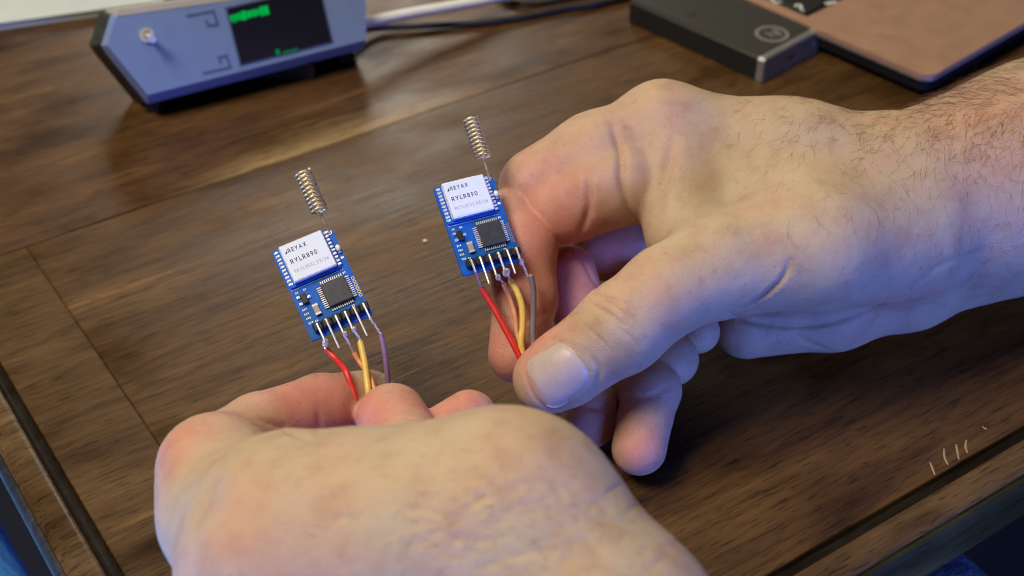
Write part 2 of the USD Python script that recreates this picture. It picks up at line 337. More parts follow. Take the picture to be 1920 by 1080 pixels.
# ------------------------------------------------------------------ hands: one smooth field each, in the camera's axes, millimetres
def J(u, v, d, r):
    return np.array([(u - 960) / F * d, (540 - v) / F * d, d]), r * d / F
def smin(a, b, k):
    h = np.clip(0.5 + 0.5 * (b - a) / k, 0, 1)
    return b * (1 - h) + a * h - k * h * (1 - h)
def bone(p, a, b, ra, rb):
    ab = b - a; t = np.clip((p - a) @ ab / (ab @ ab), 0, 1)
    return np.linalg.norm(p - a - t[:, None] * ab, axis=1) - (ra + t * (rb - ra))
def ellipsoid(p, c, ax, r):
    q = (p - c) @ ax.T; k0 = np.linalg.norm(q / r, axis=1); k1 = np.linalg.norm(q / (r * r), axis=1)
    return k0 * (k0 - 1) / np.maximum(k1, 1e-9)
def field(chains):
    """chains: (joints, smoothness along the chain, smoothness to what came before)"""
    prepared = []
    for js, kc, kj in chains:
        prepared.append(([J(*j) for j in js], kc, kj))
    def f(p):
        out = None
        for js, kc, kj in prepared:
            d = None
            for (a, ra), (b, rb) in (zip(js, js[1:]) if len(js) > 1 else [(js[0], (js[0][0] + [0, 0, 0.01], js[0][1]))]):
                e = bone(p, a, b, ra, rb)
                d = e if d is None else smin(d, e, kc)
            out = d if out is None else smin(out, d, kj)
        return out
    return f
def net(f, lo, hi, h, B=6):
    lo, hi = np.array(lo, float), np.array(hi, float)
    nb = np.ceil((hi - lo) / (h * B)).astype(int)
    cc = [lo[k] + (np.arange(nb[k]) + 0.5) * h * B for k in range(3)]
    C = np.stack(np.meshgrid(*cc, indexing="ij"), -1)
    dc = f(C.reshape(-1, 3)).reshape(nb)
    D = np.repeat(np.repeat(np.repeat(dc, B, 0), B, 1), B, 2).astype(np.float32)
    act = np.argwhere(np.abs(dc) < h * B * 1.35)
    off = np.stack(np.meshgrid(*[np.arange(B)] * 3, indexing="ij"), -1).reshape(-1, 3)
    for s in range(0, len(act), 4000):
        idx = (act[s:s + 4000, None, :] * B + off[None]).reshape(-1, 3)
        D[tuple(idx.T)] = f(lo + (idx + 0.5) * h)
    S = D < 0
    n = np.array(D.shape) - 1
    occ = sum(S[a:n[0] + a, b:n[1] + b, c:n[2] + c].astype(np.int8) for a, b, c in np.ndindex(2, 2, 2))
    cells = np.argwhere((occ > 0) & (occ < 8))
    cid = -np.ones(n, np.int32); cid[tuple(cells.T)] = np.arange(len(cells))
    acc = np.zeros((len(cells), 3)); cnt = np.zeros(len(cells))
    cor = [np.array(c) for c in np.ndindex(2, 2, 2)]
    for a in cor:
        for k in range(3):
            if a[k]: continue
            b = a.copy(); b[k] = 1
            da, db = D[tuple((cells + a).T)], D[tuple((cells + b).T)]
            m = (da < 0) != (db < 0)
            t = np.where(m, da / np.where(da == db, 1, da - db), 0)
            acc += np.where(m[:, None], a + t[:, None] * (b - a), 0); cnt += m
    v = lo + (cells + acc / cnt[:, None] + 0.5) * h
    faces = []
    for k in range(3):
        i, j = (k + 1) % 3, (k + 2) % 3
        sl = [slice(1, -1)] * 3; sl[k] = slice(0, -1)
        e = [slice(1, -1)] * 3; e[k] = slice(1, None)
        s0, s1 = S[tuple(sl)], S[tuple(e)]
        for flip in (0, 1):
            w = np.argwhere((s0 & ~s1) if not flip else (~s0 & s1)); base = np.ones(3, int); base[k] = 0; w = w + base
            q = []
            for di, dj in ((0, 0), (-1, 0), (-1, -1), (0, -1)):
                g = w.copy(); g[:, i] += di; g[:, j] += dj; q.append(cid[tuple(np.minimum(g, n - 1).T)])
            q = np.stack(q, 1); q = q[(q >= 0).all(1)]
            faces.append(q[:, ::-1] if flip else q)
    q = np.vstack(faces)
    for _ in range(3):
        d, g = f(v), grad(f, v, h * 0.4)
        v = v - np.clip(d, -h, h)[:, None] * g
    return v, np.vstack([q[:, [0, 1, 2]], q[:, [0, 2, 3]]])
def grad(f, v, e):
    g = np.stack([f(v + np.eye(3)[k] * e) - f(v - np.eye(3)[k] * e) for k in range(3)], 1)
    return g / (np.linalg.norm(g, axis=1, keepdims=True) + 1e-9)
def cast(f, u, v, d0=200.0, d1=520.0):
    """where the camera's ray through a photo pixel first meets the field"""
    u, v = np.atleast_1d(u).astype(float), np.atleast_1d(v).astype(float)
    dr = np.stack([(u - 960) / F, (540 - v) / F, np.ones(len(u))], 1); L = np.linalg.norm(dr, axis=1)
    d = np.full(len(u), d0)
    for _ in range(90):
        d = np.minimum(d + 0.8 * f(dr * d[:, None]) / L, d1)
    return dr * d[:, None], d
def world(p):
    p = np.asarray(p) * 0.001
    return EYE + p[:, :1] * RIGHT + p[:, 1:2] * UP + p[:, 2:3] * FWD
def hand_mesh(f, lo, hi, h, creases, bumps, pats, wrinkly, folds=None):
    v, fc = net(f, lo, hi, h)
    nrm = grad(f, v, 0.5)
    px = 960 + v[:, 0] / v[:, 2] * F; py = 540 - v[:, 1] / v[:, 2] * F
    disp = np.zeros(len(v))
    for pts, depth, width in creases:
        c = catmull(pts, 10); q, dd = cast(f, c[:, 0], c[:, 1])
        q = q[dd < 515]
        if len(q) < 2: continue
        q = np.vstack([np.linspace(a, b, 6)[:-1] for a, b in zip(q, q[1:])] + [q[-1:]])
        dist, near = cKDTree(q).query(v, distance_upper_bound=6)
        ok = np.isfinite(dist)
        taper = np.sin(np.pi * np.clip(near[ok] / max(1, len(q) - 1), 0.04, 0.96)) ** 0.5
        d = dist[ok]
        disp[ok] += taper * depth * (-np.exp(-(d / width) ** 2) + 0.05 * np.exp(-((d - 2.2 * width) / (1.2 * width)) ** 2))
    for u, w, r, a in bumps:
        q, dd = cast(f, u, w); rr = r * dd[0] / F
        disp += a * np.exp(-(np.linalg.norm(v - q[0], axis=1) / rr) ** 2)
    if folds:
        q = np.column_stack([v[:, 0] * 0.94 + v[:, 1] * 0.34, v[:, 1] * 0.94 - v[:, 0] * 0.34, v[:, 2]]) / [6.5, 2.6, 6.5]
        q = q + 0.9 * np.column_stack([meshkit.fbm(v / 5.0 + 7 * i, 2, 30 + i) - 0.5 for i in range(3)])
        ridge = 1 - np.abs(2 * meshkit.noise(q, 40) - 1); fine = 1 - np.abs(2 * meshkit.noise(q * [2.1, 2.3, 2.1], 41) - 1)
        disp -= folds(px, py) * (0.42 * np.clip(ridge - 0.45, 0, 1) ** 1.5 + 0.22 * np.clip(fine - 0.5, 0, 1))
    disp += 0.35 * (meshkit.fbm(v / 9.0, 3, 5) - 0.5) + 0.10 * (meshkit.fbm(v / 2.6, 2, 8) - 0.5)
    v = v + nrm * disp[:, None]
    red = np.full(len(v), 0.06)
    for u, w, r, a in pats:
        q, dd = cast(f, u, w); rr = r * dd[0] / F
        red += a * np.exp(-(np.linalg.norm(v - q[0], axis=1) / rr) ** 2)
    red += 0.35 * (meshkit.fbm(v / 12.0, 3, 11) - 0.5)
    rough = wrinkly(px, py)
    tone = np.stack([np.clip(red, 0, 1), np.clip(rough, 0, 1), np.zeros(len(v))], 1)
    return world(v), fc, tone, v, nrm
def hand_part(t, name, m, label):
    v, fc, tone = m[:3]
    vv = v @ t.inv[:3, :3].T + t.inv[:3, 3]
    path = fresh(t.path, name)
    fl = trimesh.Trimesh(vv, fc, process=False)
    if fl.volume < 0: fc = fc[:, ::-1]
    g = usdkit.mesh(stage, path, (vv, fc), LOOK["skin"], smooth=True)
    UsdGeom.PrimvarsAPI(g).CreatePrimvar("tone", T_.Color3fArray, "vertex").Set(Vt.Vec3fArray.FromNumpy(tone.astype(np.float32)))
    keys(g.GetPrim(), label=label)
    return path
def hairs(t, parent, m, weight, count, length, lean, seed):
    """fine hairs rooted in the skin; lean: direction in the photo (pixels) that they lie along"""
    r = np.random.default_rng(seed)
    v, nrm = m[3], m[4]
    px = 960 + v[:, 0] / v[:, 2] * F; py = 540 - v[:, 1] / v[:, 2] * F
    face = -(nrm * v).sum(1) / np.linalg.norm(v, axis=1)
    w = weight(px, py) * (face > -0.3)
    ids = r.choice(len(v), count, p=w / w.sum())
    pts, cnt, wid = [], [], []
    for i in ids:
        L = length * (0.45 + 0.9 * r.random()); a = lean(px[i], py[i]) + 0.42 * r.standard_normal()
        dr = np.array([math.cos(a), -math.sin(a), 0]); n = nrm[i]
        dr = dr - n * (dr @ n) * 0.9; dr /= np.linalg.norm(dr)
        bend = np.cross(n, dr) * r.normal(0, 0.45); up = 0.28 + 0.25 * r.random()
        k = 5; s = np.linspace(0, 1, k)
        q = v[i] - 0.1 * n + L * (s[:, None] * dr + (s ** 2)[:, None] * bend + (up * (s - 0.75 * s ** 2))[:, None] * n)
        pts.append(world(q)); cnt.append(k); wid += list(0.000072 * (1 - 0.75 * s) * (0.7 + 0.5 * r.random()))
    p = np.vstack(pts) @ t.inv[:3, :3].T + t.inv[:3, 3]
    path = fresh(parent, "arm_hair")
    c = UsdGeom.BasisCurves.Define(stage, path)
    c.CreateTypeAttr("linear")
    c.CreatePointsAttr(Vt.Vec3fArray.FromNumpy(p.astype(np.float32))); c.CreateCurveVertexCountsAttr(cnt)
    c.CreateWidthsAttr(Vt.FloatArray.FromNumpy(np.array(wid, np.float32))); c.SetWidthsInterpolation("vertex")
    UsdShade.MaterialBindingAPI.Apply(c.GetPrim()).Bind(LOOK["hair"])
    keys(c.GetPrim(), kind="stuff")

RH = field([
    ([(1240, 241, 438, 80), (1480, 316, 436, 122), (1700, 380, 436, 158), (1840, 360, 443, 186), (1950, 328, 452, 206), (2250, 225, 470, 232)], 9, 1),    # back of the hand, wrist, forearm
    ([(1245, 245, 433, 84), (1285, 440, 418, 76)], 3, 8),                                                                         # web to the thumb
    ([(1400, 607, 439, 66), (1560, 570, 442, 84), (1700, 520, 446, 96), (1850, 430, 452, 130)], 5, 6),                            # heel of the hand
    ([(1345, 500, 404, 98), (1530, 455, 408, 124), (1680, 440, 424, 130)], 5, 8),                                                 # ball of the thumb
    ([(1240, 243, 437, 78), (1120, 302, 433, 90), (1010, 352, 435, 76)], 4, 4),                                                   # index, first phalanx
    ([(1165, 345, 426, 82), (1120, 360, 426, 78)], 3, 2),
    ([(1085, 380, 428, 72), (1050, 390, 429, 70)], 2, 1.5),
    ([(955, 405, 429, 52), (978, 462, 425, 66), (984, 560, 423, 60), (968, 665, 419.5, 53)], 2.5, 1.0),                             # index, the rest
    ([(1290, 400, 458, 74), (1130, 470, 458, 58)], 2, 2.0),
    ([(1066, 512, 441, 53), (1098, 620, 438, 52), (1108, 710, 428, 60), (1106, 788, 421, 53)], 2, 0.5),   # middle finger
    ([(1325, 335, 433, 82), (1500, 395, 423, 108), (1650, 390, 430, 134)], 4, 10),                                                  # between thumb and index
    ([(1240, 570, 440, 44), (1309, 622, 429, 41)], 2, 0.8),                                                                       # little finger's knuckle
    ([(1190, 610, 438, 46), (1260, 674, 423, 50)], 2, 0.9),                                                                       # ring finger
    ([(1160, 650, 430, 58), (1220, 732, 417, 57), (1210, 782, 414, 51), (1198, 840, 411, 52)], 1.2, 0.9),
    ([(1345, 500, 402, 98), (1250, 545, 397, 84), (1165, 615, 396, 85), (1060, 690, 400, 72), (1028, 710, 401, 67)], 2.5, 2.5),      # thumb
])
rc = [
    ([(984, 700), (1000, 742), (1030, 768), (1062, 768)], 0.45, 0.6), ([(1100, 655), (1122, 690), (1116, 722), (1085, 752)], 0.5, 0.6), ([(985, 670), (1030, 636), (1085, 650)], 0.35, 0.6),
    ([(1103, 318), (1104, 360), (1102, 400), (1085, 446)], 1.2, 1.1), ([(1148, 232), (1163, 285), (1165, 330), (1176, 375), (1200, 440)], 1.6, 1.3),
    ([(1262, 262), (1247, 330), (1228, 410)], 1.2, 2.2), ([(1165, 300), (1187, 350), (1205, 410)], 0.5, 1.6),
    ([(1484, 488), (1465, 525), (1425, 560), (1365, 590)], 1.4, 0.8), ([(1365, 588), (1420, 605), (1520, 612), (1620, 585), (1740, 520)], 1.0, 1.0),
    ([(1100, 548), (1140, 560), (1185, 590), (1212, 620)], 0.85, 0.6), ([(1112, 572), (1140, 588), (1172, 612)], 0.8, 0.55), ([(1135, 556), (1180, 570), (1215, 605)], 0.75, 0.55),
    ([(1160, 612), (1180, 630), (1198, 652)], 0.65, 0.5), ([(1100, 612), (1130, 640), (1150, 662)], 0.25, 0.5), ([(1175, 560), (1205, 580), (1222, 612)], 0.35, 0.5),
    ([(1093, 660), (1125, 700), (1110, 738), (1055, 775)], 0.35, 0.7), ([(990, 668), (1035, 640), (1095, 665)], 0.25, 0.6),
    ([(1490, 625), (1520, 645), (1550, 655)], 0.5, 0.9), ([(1600, 590), (1680, 560), (1760, 500), (1840, 470)], 0.4, 1.2),
    ([(1255, 722), (1225, 742), (1185, 745)], 0.4, 0.8), ([(1150, 760), (1110, 765), (1075, 752)], 0.4, 0.8), ([(1020, 590), (985, 602), (950, 600)], 0.5, 1.1),
    ([(1085, 470), (1105, 510), (1122, 540)], 0.6, 1.0),
]
rb = [(1560, 250, 70, 0.5), (1480, 240, 60, 0.45), (1400, 225, 55, 0.4), (1330, 210, 50, 0.3), (1650, 290, 70, 0.4), (1450, 330, 50, -0.5), (1560, 350, 60, -0.4), (1700, 300, 60, -0.4), (1800, 330, 80, 0.5), (1215, 175, 60, 0.8), (1040, 560, 45, 0.0), (1170, 610, 60, 0.4), (1100, 340, 50, 0.4)]
rp = [(1200, 250, 120, 0.2), (1000, 330, 90, 0.45), (985, 520, 140, 0.9), (950, 680, 70, 0.9), (1060, 420, 110, 0.35), (1220, 740, 80, 0.35), (1210, 545, 70, 0.28), (1195, 850, 60, 0.8), (1110, 790, 60, 0.6), (1085, 520, 90, 1.0),
      (1150, 470, 70, 0.8), (1020, 740, 60, 0.45), (1840, 200, 160, 0.35), (1700, 560, 90, 0.25), (1010, 640, 60, 0.5)]
rh = hand_mesh(RH, (-14, -70, 366), (215, 82, 505), 0.75, rc, rb, rp, lambda u, v: 0.25 + 0.6 * np.exp(-((u - 1160) / 90) ** 2 - ((v - 600) / 60) ** 2),
               lambda u, v: 0.22 + 0.45 * np.exp(-((u - 1160) / 70) ** 2 - ((v - 600) / 50) ** 2) + 0.35 * np.exp(-((u - 1480) / 160) ** 2 - ((v - 330) / 90) ** 2))
person = Thing("person", "person's two bare hands and wrists gripping two small boards by their wires above the table", "person", frame(RIGHT, np.array([0, 1.0, 0]), E3, np.array([0.03, -0.03, 0.03])))
rpath = hand_part(person, "hand", rh, "right hand reaching in from the right, thumbnail towards the viewer, pinching the farther board's wires")
def rw(u, v):
    a = np.clip((u - 1330) / 250, 0, 1) * np.clip((600 - v) / 180, 0, 1) * (0.14 + 0.86 * np.exp(-((v - 200) / 90) ** 2))
    return a * (1 + 2.5 * np.clip((u - 1600) / 200, 0, 1)) + 0.0004
hairs(person, rpath, rh, rw, 3000, 6.6, lambda u, v: 2.2 + 0.9 * (v < 200) if v < 300 else 1.9, 3)
# thumbnail: a curved plate lying on the thumb
ct, ax, bx_ = np.array([1046, 702.0]), np.array([0.826, -0.56]), np.array([0.56, 0.826])
S, Tt = np.meshgrid(np.linspace(-1, 1, 25), np.linspace(-1, 1, 25), indexing="ij")
rr_ = np.maximum(np.abs(S), np.abs(Tt)); ang = np.arctan2(Tt, S)
sup = (np.abs(np.cos(ang)) ** 3.4 + np.abs(np.sin(ang)) ** 3.4) ** (-1 / 3.4)
qs, qt = rr_ * sup * np.cos(ang), rr_ * sup * np.sin(ang)
uv = ct + (qs * (53 + 3 * qt))[..., None] * ax + (qt * 55)[..., None] * bx_
hit, dd = cast(RH, uv[..., 0].ravel(), uv[..., 1].ravel())
q = np.stack([np.ones(qs.size), qs.ravel(), qt.ravel(), qs.ravel() ** 2, qt.ravel() ** 2, qs.ravel() * qt.ravel()], 1)
co = np.linalg.lstsq(q, dd, rcond=None)[0]
dfit = q @ co - 0.42 + 0.75 * (np.clip(rr_.ravel() - 0.74, 0, 1) / 0.26) ** 2
dr = np.stack([(uv[..., 0].ravel() - 960) / F, (540 - uv[..., 1].ravel()) / F, np.ones(qs.size)], 1)
top = dr * dfit[:, None]; bot = dr * (dfit + 0.9)[:, None]
k = 25; f = []
for i in range(k - 1):
    for j in range(k - 1):
        a = i * k + j
        f += [[a, a + k, a + k + 1], [a, a + k + 1, a + 1], [k * k + a, k * k + a + k + 1, k * k + a + k], [k * k + a, k * k + a + 1, k * k + a + k + 1]]
ring = [(i, 0) for i in range(k)] + [(k - 1, j) for j in range(1, k)] + [(i, k - 1) for i in range(k - 2, -1, -1)] + [(0, j) for j in range(k - 2, 0, -1)]
ring = [i * k + j for i, j in ring]
for a, b in zip(ring, ring[1:] + ring[:1]): f += [[a, b, b + k * k], [a, b + k * k, a + k * k]]
nail = trimesh.Trimesh(world(np.vstack([top, bot])), f, process=False)
part(person, "thumbnail", nail, "nail_plate", parent=rpath, world=True, smooth=True)

LH = field([
    ([(565, 1036, 304, 208), (760, 1018, 300, 205), (945, 994, 297, 220), (1125, 1205, 286, 222), (1330, 1480, 276, 235)], 7, 1),     # back of the hand and wrist
    ([(398, 876, 342, 96), (408, 985, 326, 92), (470, 1120, 306, 108), (600, 1260, 295, 150)], 5, 14),
    ([(440, 930, 334, 95), (540, 960, 316, 110), (600, 1000, 308, 150)], 8, 16),                               # knuckle of the index finger
    ([(400, 876, 346, 94), (485, 808, 364, 70), (600, 768, 382, 66), (692, 747, 397, 54)], 2, 4),                                     # index finger
    ([(735, 785, 378, 67), (785, 880, 352, 76), (860, 980, 320, 110)], 3, 2.5),                                                       # thumb
    ([(800, 840, 372, 60), (880, 783, 379, 53)], 3, 0.8),                                                                             # middle finger
])
lc = [
    ([(488, 785), (530, 800), (578, 826)], 1.0, 1.0), ([(598, 770), (600, 800), (596, 822)], 0.5, 1.3), ([(725, 787), (760, 783), (800, 790)], 0.5, 0.6),
]
r9 = np.random.default_rng(21)
for _ in range(120):     # the loose skin of the back of the hand
    u, v = r9.normal(960, 170), r9.normal(965, 70)
    L = r9.uniform(22, 75); a = r9.normal(-0.08, 0.35); b = r9.normal(0, 9)
    lc.append(([(u - L / 2 * math.cos(a), v - L / 2 * math.sin(a)), (u, v + b), (u + L / 2 * math.cos(a), v + L / 2 * math.sin(a))], r9.uniform(0.08, 0.26), r9.uniform(0.4, 0.8)))
lp = [(330, 830, 90, 0.6), (620, 770, 110, 1.0), (560, 760, 120, 0.4), (860, 760, 80, 1.1), (735, 760, 80, 0.45), (450, 780, 70, 0.3), (560, 1040, 150, 0.2), (420, 1000, 100, 0.25), (980, 860, 120, 0.1)]
lh = hand_mesh(LH, (-95, -95, 255), (62, -14, 412), 0.75, lc, [(345, 830, 50, 0.6), (385, 940, 50, -1.3), (440, 960, 60, -0.6), (740, 870, 120, 0.4), (620, 1000, 90, -0.6), (560, 900, 70, 0.5), (820, 1010, 80, -0.5), (1000, 860, 90, 0.6), (900, 930, 60, 0.5), (1120, 960, 80, 0.5), (470, 880, 50, 0.5)], lp,
               lambda u, v: 0.25 + 0.75 * np.exp(-((u - 960) / 260) ** 2 - ((v - 960) / 110) ** 2),
               lambda u, v: 0.22 + 1.25 * np.exp(-((u - 980) / 240) ** 2 - ((v - 980) / 85) ** 2) + 0.4 * np.exp(-((u - 345) / 50) ** 2 - ((v - 840) / 60) ** 2))
lpath = hand_part(person, "hand", lh, "left hand nearest the viewer, seen over its back, pinching the nearer board's wires")
hairs(person, lpath, lh, lambda u, v: np.exp(-((u - 960) / 200) ** 2 - ((v - 980) / 90) ** 2) + 0.25 * np.exp(-((u - 800) / 60) ** 2 - ((v - 800) / 15) ** 2), 190, 3.0, lambda u, v: 2.6, 5)

# ------------------------------------------------------------------ radio boards
def at_board(origin_px, ex_px, ey_px, d, tilt):
    """a board's frame from its top left corner and its two edges in the photo, at depth d"""
    o = P(*origin_px, d)
    x = P(origin_px[0] + ex_px[0], origin_px[1] + ex_px[1], d + tilt[0]) - o
    y = P(origin_px[0] + ey_px[0], origin_px[1] + ey_px[1], d + tilt[1]) - o
    u = np.linalg.norm(x) / 18.2
    x /= np.linalg.norm(x); y = y - x * (x @ y); y /= np.linalg.norm(y)
    return frame(x, -y, np.cross(x, -y), o), u
def module(label, m, u, pins, wires):
    """u: metres per unit; the board is 18.2 by 28 units; x to the right, y down the board"""
    t = Thing("radio_module", label, "circuit board", m, group="small blue circuit boards held by their wires")
    B = lambda x0, y0, x1, y1, z0, z1, c=0.1: cbox((x0 * u, -y1 * u, z0 * u), (x1 * u, -y0 * u, z1 * u), c * u)
    pcb = Polygon([(0, 0), (18.2, 0), (18.2, 28), (0, 28)]).difference(Point(17.0, 0.9).buffer(0.35))
    pm = prism(pcb, -1.2, 0); pm.vertices *= [u, -u, u]; pm.invert()
    board = part(t, "circuit_board", pm, "board_blue", smooth=False)
    part(t, "carrier_board", B(0.6, -0.3, 15.9, 12.0, 0.005, 0.75), "board_blue", smooth=False)
    can = part(t, "shield_can", B(2.0, -0.1, 15.0, 11.3, 0.76, 2.6, 0.25), "tin", smooth=False)
    lab = part(t, "label_sticker", B(2.3, 0.2, 14.7, 11.0, 2.605, 2.66, 0.02), "label_white", parent=can, smooth=False)
    z = 2.662 * u
    for txt, x, y, w, h, mat, b in (("REYAX", 4.1, 2.75, 5.4, 1.25, "ink", True), ("RYLR890", 3.5, 6.1, 7.9, 1.4, "ink", True), ("9KYL2E31 03/24", 3.4, 9.0, 10.2, 1.15, "faint_ink", False)):
        part(t, "lettering", lettering(txt, x * u, -y * u, w * u, h * u, z, 0.00004, b, 0.22), mat, parent=can, smooth=False, label="printed line " + txt if False else None)
    tri = Polygon([(3.0, 2.75), (3.75, 2.75), (3.75, 1.75)]); tm = prism(tri, 0, 0.02); tm.vertices = tm.vertices * [u, -u, u] + [0, 0, z]; tm.invert()
    part(t, "printed_mark", tm, "ink", parent=can, smooth=False)
    pads = []
    for i in range(10):
        y = 0.7 + i * 1.12
        pads.append(B(0.35, y - 0.38, 1.75, y + 0.38, 0.3, 0.95, 0.2)); pads.append(B(15.2, y - 0.38, 16.5, y + 0.38, 0.3, 0.95, 0.2))
    part(t, "edge_pad", cat(pads), "solder", parent=board, smooth=False, kind="stuff")
    # chip
    chip = part(t, "chip", B(8.2, 14.5, 15.4, 21.5, 0.25, 1.6, 0.2), "chip_black", smooth=False)
    legs = []
    for i in range(11):
        s = 8.75 + i * 0.61; w = 0.17
        for (x0, y0, x1, y1) in ((s - w, 13.35, s + w, 14.6), (s - w, 21.4, s + w, 22.65)): legs.append(B(x0, y0, x1, y1, 0.1, 0.5, 0.06))
        s = 14.95 + i * 0.61
        for (x0, y0, x1, y1) in ((6.95, s - w, 8.3, s + w), (15.3, s - w, 16.65, s + w)): legs.append(B(x0, y0, x1, y1, 0.1, 0.5, 0.06))
    part(t, "chip_leg", cat(legs), "tin", parent=chip, smooth=False, kind="stuff")
    # small components
    part(t, "capacitor", ball((17.35 * u, -6.3 * u, 0.7 * u), 1.0 * u, (0.75, 1.0, 0.75), 2), "led_pale", smooth=True)
    part(t, "solder_joint", ball((17.4 * u, -7.6 * u, 0.3 * u), 0.55 * u, (1, 0.8, 0.7), 1), "ceramic_tan", smooth=True)
    part(t, "solder_pad", B(16.9, 8.9, 17.8, 9.6, 0.003, 0.2, 0.05), "silk_white", smooth=False)
    tr = part(t, "transistor", B(2.0, 14.8, 3.6, 17.6, 0.15, 1.2, 0.15), "header_black", smooth=False)
    for x0, y0 in ((0.9, 14.7), (0.9, 16.7), (3.7, 15.6)): part(t, "transistor_leg", B(x0, y0, x0 + 1.05, y0 + 0.8, 0.05, 0.45, 0.08), "solder", parent=tr, smooth=False)
    part(t, "resistor", B(3.9, 18.8, 5.5, 21.9, 0.003, 0.9, 0.15), "ceramic_tan", smooth=False)
    part(t, "resistor_end", B(3.85, 18.7, 5.55, 19.4, 0.004, 0.95, 0.1), "tin", smooth=False)
    part(t, "resistor_end", B(3.85, 21.3, 5.55, 22.0, 0.004, 0.95, 0.1), "tin", smooth=False)
    holes = []
    for i in range(6):
        a = trimesh.creation.annulus(0.28, 0.52, 0.08, sections=14); a.apply_translation([17.55, -(16.0 + i * 1.08), 0.045]); a.vertices *= u; holes.append(a)
    part(t, "test_hole", cat(holes), "gold", parent=board, smooth=False, kind="stuff")
    a = trimesh.creation.annulus(0.36, 0.8, 0.12, sections=18); a.apply_translation([17.0, -0.9, 0.065]); a.vertices *= u
    part(t, "antenna_pad", a, "solder", smooth=False)
    silk = [B(0.4, 12.35, 16.2, 12.47, 0.003, 0.02, 0.005)]
    for (x, y, n_) in ((1.2, 13.3, 2), (3.6, 13.2, 2), (1.0, 18.6, 3), (1.0, 20.0, 3), (1.0, 21.4, 3), (1.1, 22.8, 3), (3.0, 23.0, 2), (14.0, 23.1, 2), (15.6, 13.2, 2)):
        for j in range(n_):
            hh = 0.45 + 0.25 * random.random()
            silk.append(B(x + j * 0.5, y, x + j * 0.5 + 0.3, y + hh, 0.003, 0.02, 0.005))
    part(t, "silkscreen_marks", cat(silk), "silk_white", parent=board, smooth=False, kind="stuff")
    # pin header
    head = part(t, "pin_header", cat([B(1.55 + i * 2.78, 24.1, 4.25 + i * 2.78, 26.5, 0.003, 2.3, 0.35) for i in range(6)]), "header_black", smooth=False)
    ends = {}
    for i, ln in enumerate(pins):
        x = 2.9 + i * 2.78; dx = 0.12 * (random.random() - 0.5)
        pts = np.array([(x, -24.7, 1.9), (x, -24.9, 2.75), (x, -25.5, 3.0), (x + dx, -25.2 - ln, 3.0), (x + dx, -25.3 - ln, 3.0)]) * u
        ends[i] = t.m[:3, :3] @ pts[-1] + t.m[:3, 3]
        part(t, "pin", tube(pts, [0.34 * u, 0.36 * u, 0.33 * u, 0.31 * u, 0.20 * u], 8, 4), "tin", parent=head)
    # antenna: a stem and a close coil
    turns, R = 10, 2.2
    s = np.linspace(0, 1, turns * 16 + 1); a = s * turns * 2 * np.pi
    coil = np.stack([16.9 + 0.35 * s + R * np.cos(a), 5.3 + 13.2 * s, 2.0 + R * np.sin(a)], 1)
    stem = np.array([(17.0, -1.2, -0.6), (17.0, -0.9, 0.3), (17.0, 0.5, 0.9), (16.95, 2.6, 1.4), (16.95, 4.6, 1.9), (17.6, 5.1, 2.0)])
    pts = np.vstack([catmull(stem, 6), coil]) * u
    part(t, "antenna", tube(pts, 0.37 * u, 8, smooth=False), "brass", smooth=60)
    for mat, name, px, r, lbl, strand, blob in wires:
        w = np.array([P(*q) for q in px])
        wp = part(t, "wire", tube(w, r, 12, 10), mat, world=True, smooth=60, label=lbl)
        part(t, "wire_core", tube(np.array([w[0] - 0.0006 * (w[1] - w[0]) / np.linalg.norm(w[1] - w[0]), w[0] + 0.001 * (w[1] - w[0]) / np.linalg.norm(w[1] - w[0])]), r * 0.55, 8), "copper", parent=wp, world=True)
        if strand:
            sp = np.array([P(*q) for q in strand]); k_ = ends[dict(red=0, orange=2, peach=2, yellow=3, purple=5, grey=5)[name]]
            c = catmull(np.vstack([k_ + 0.0006 * m[:3, 1], k_, 0.5 * (k_ + sp[-1]) + 0.3 * (sp[1] - 0.5 * (sp[0] + sp[-1])), sp[-1]]), 10)
            n_ = len(c); tw = []
            for ph in (0, 2.1, 4.2):
                th = np.linspace(0, 11, n_) + ph
                tw.append(tube(c + 0.00022 * (np.cos(th)[:, None] * RIGHT + np.sin(th)[:, None] * FWD), 0.00022, 6, smooth=False))
            part(t, "wire_strand", cat(tw), "solder", parent=wp, world=True, smooth=60)
        if blob:
            b = ball((0, 0, 0), 1, sub=3); b.vertices *= 1 + 0.25 * (meshkit.fbm(b.vertices * 1.7 + len(px), 2, 3)[:, None] - 0.5)
            b.vertices = b.vertices * np.array(blob[3]) ; b.vertices = (0.35 * P(*blob[:3]) + 0.65 * ends[dict(red=0, orange=2, peach=2, yellow=3, purple=5, grey=5)[name]]) + b.vertices[:, :1] * RIGHT + b.vertices[:, 1:2] * UP + b.vertices[:, 2:] * FWD
            part(t, "solder_blob", b, "solder", parent=wp, world=True, smooth=True)
    return t
d1 = 0.396
m1, u1 = at_board((510, 475), (112, -47), (80, 167), d1, (0.0038, -0.0067))
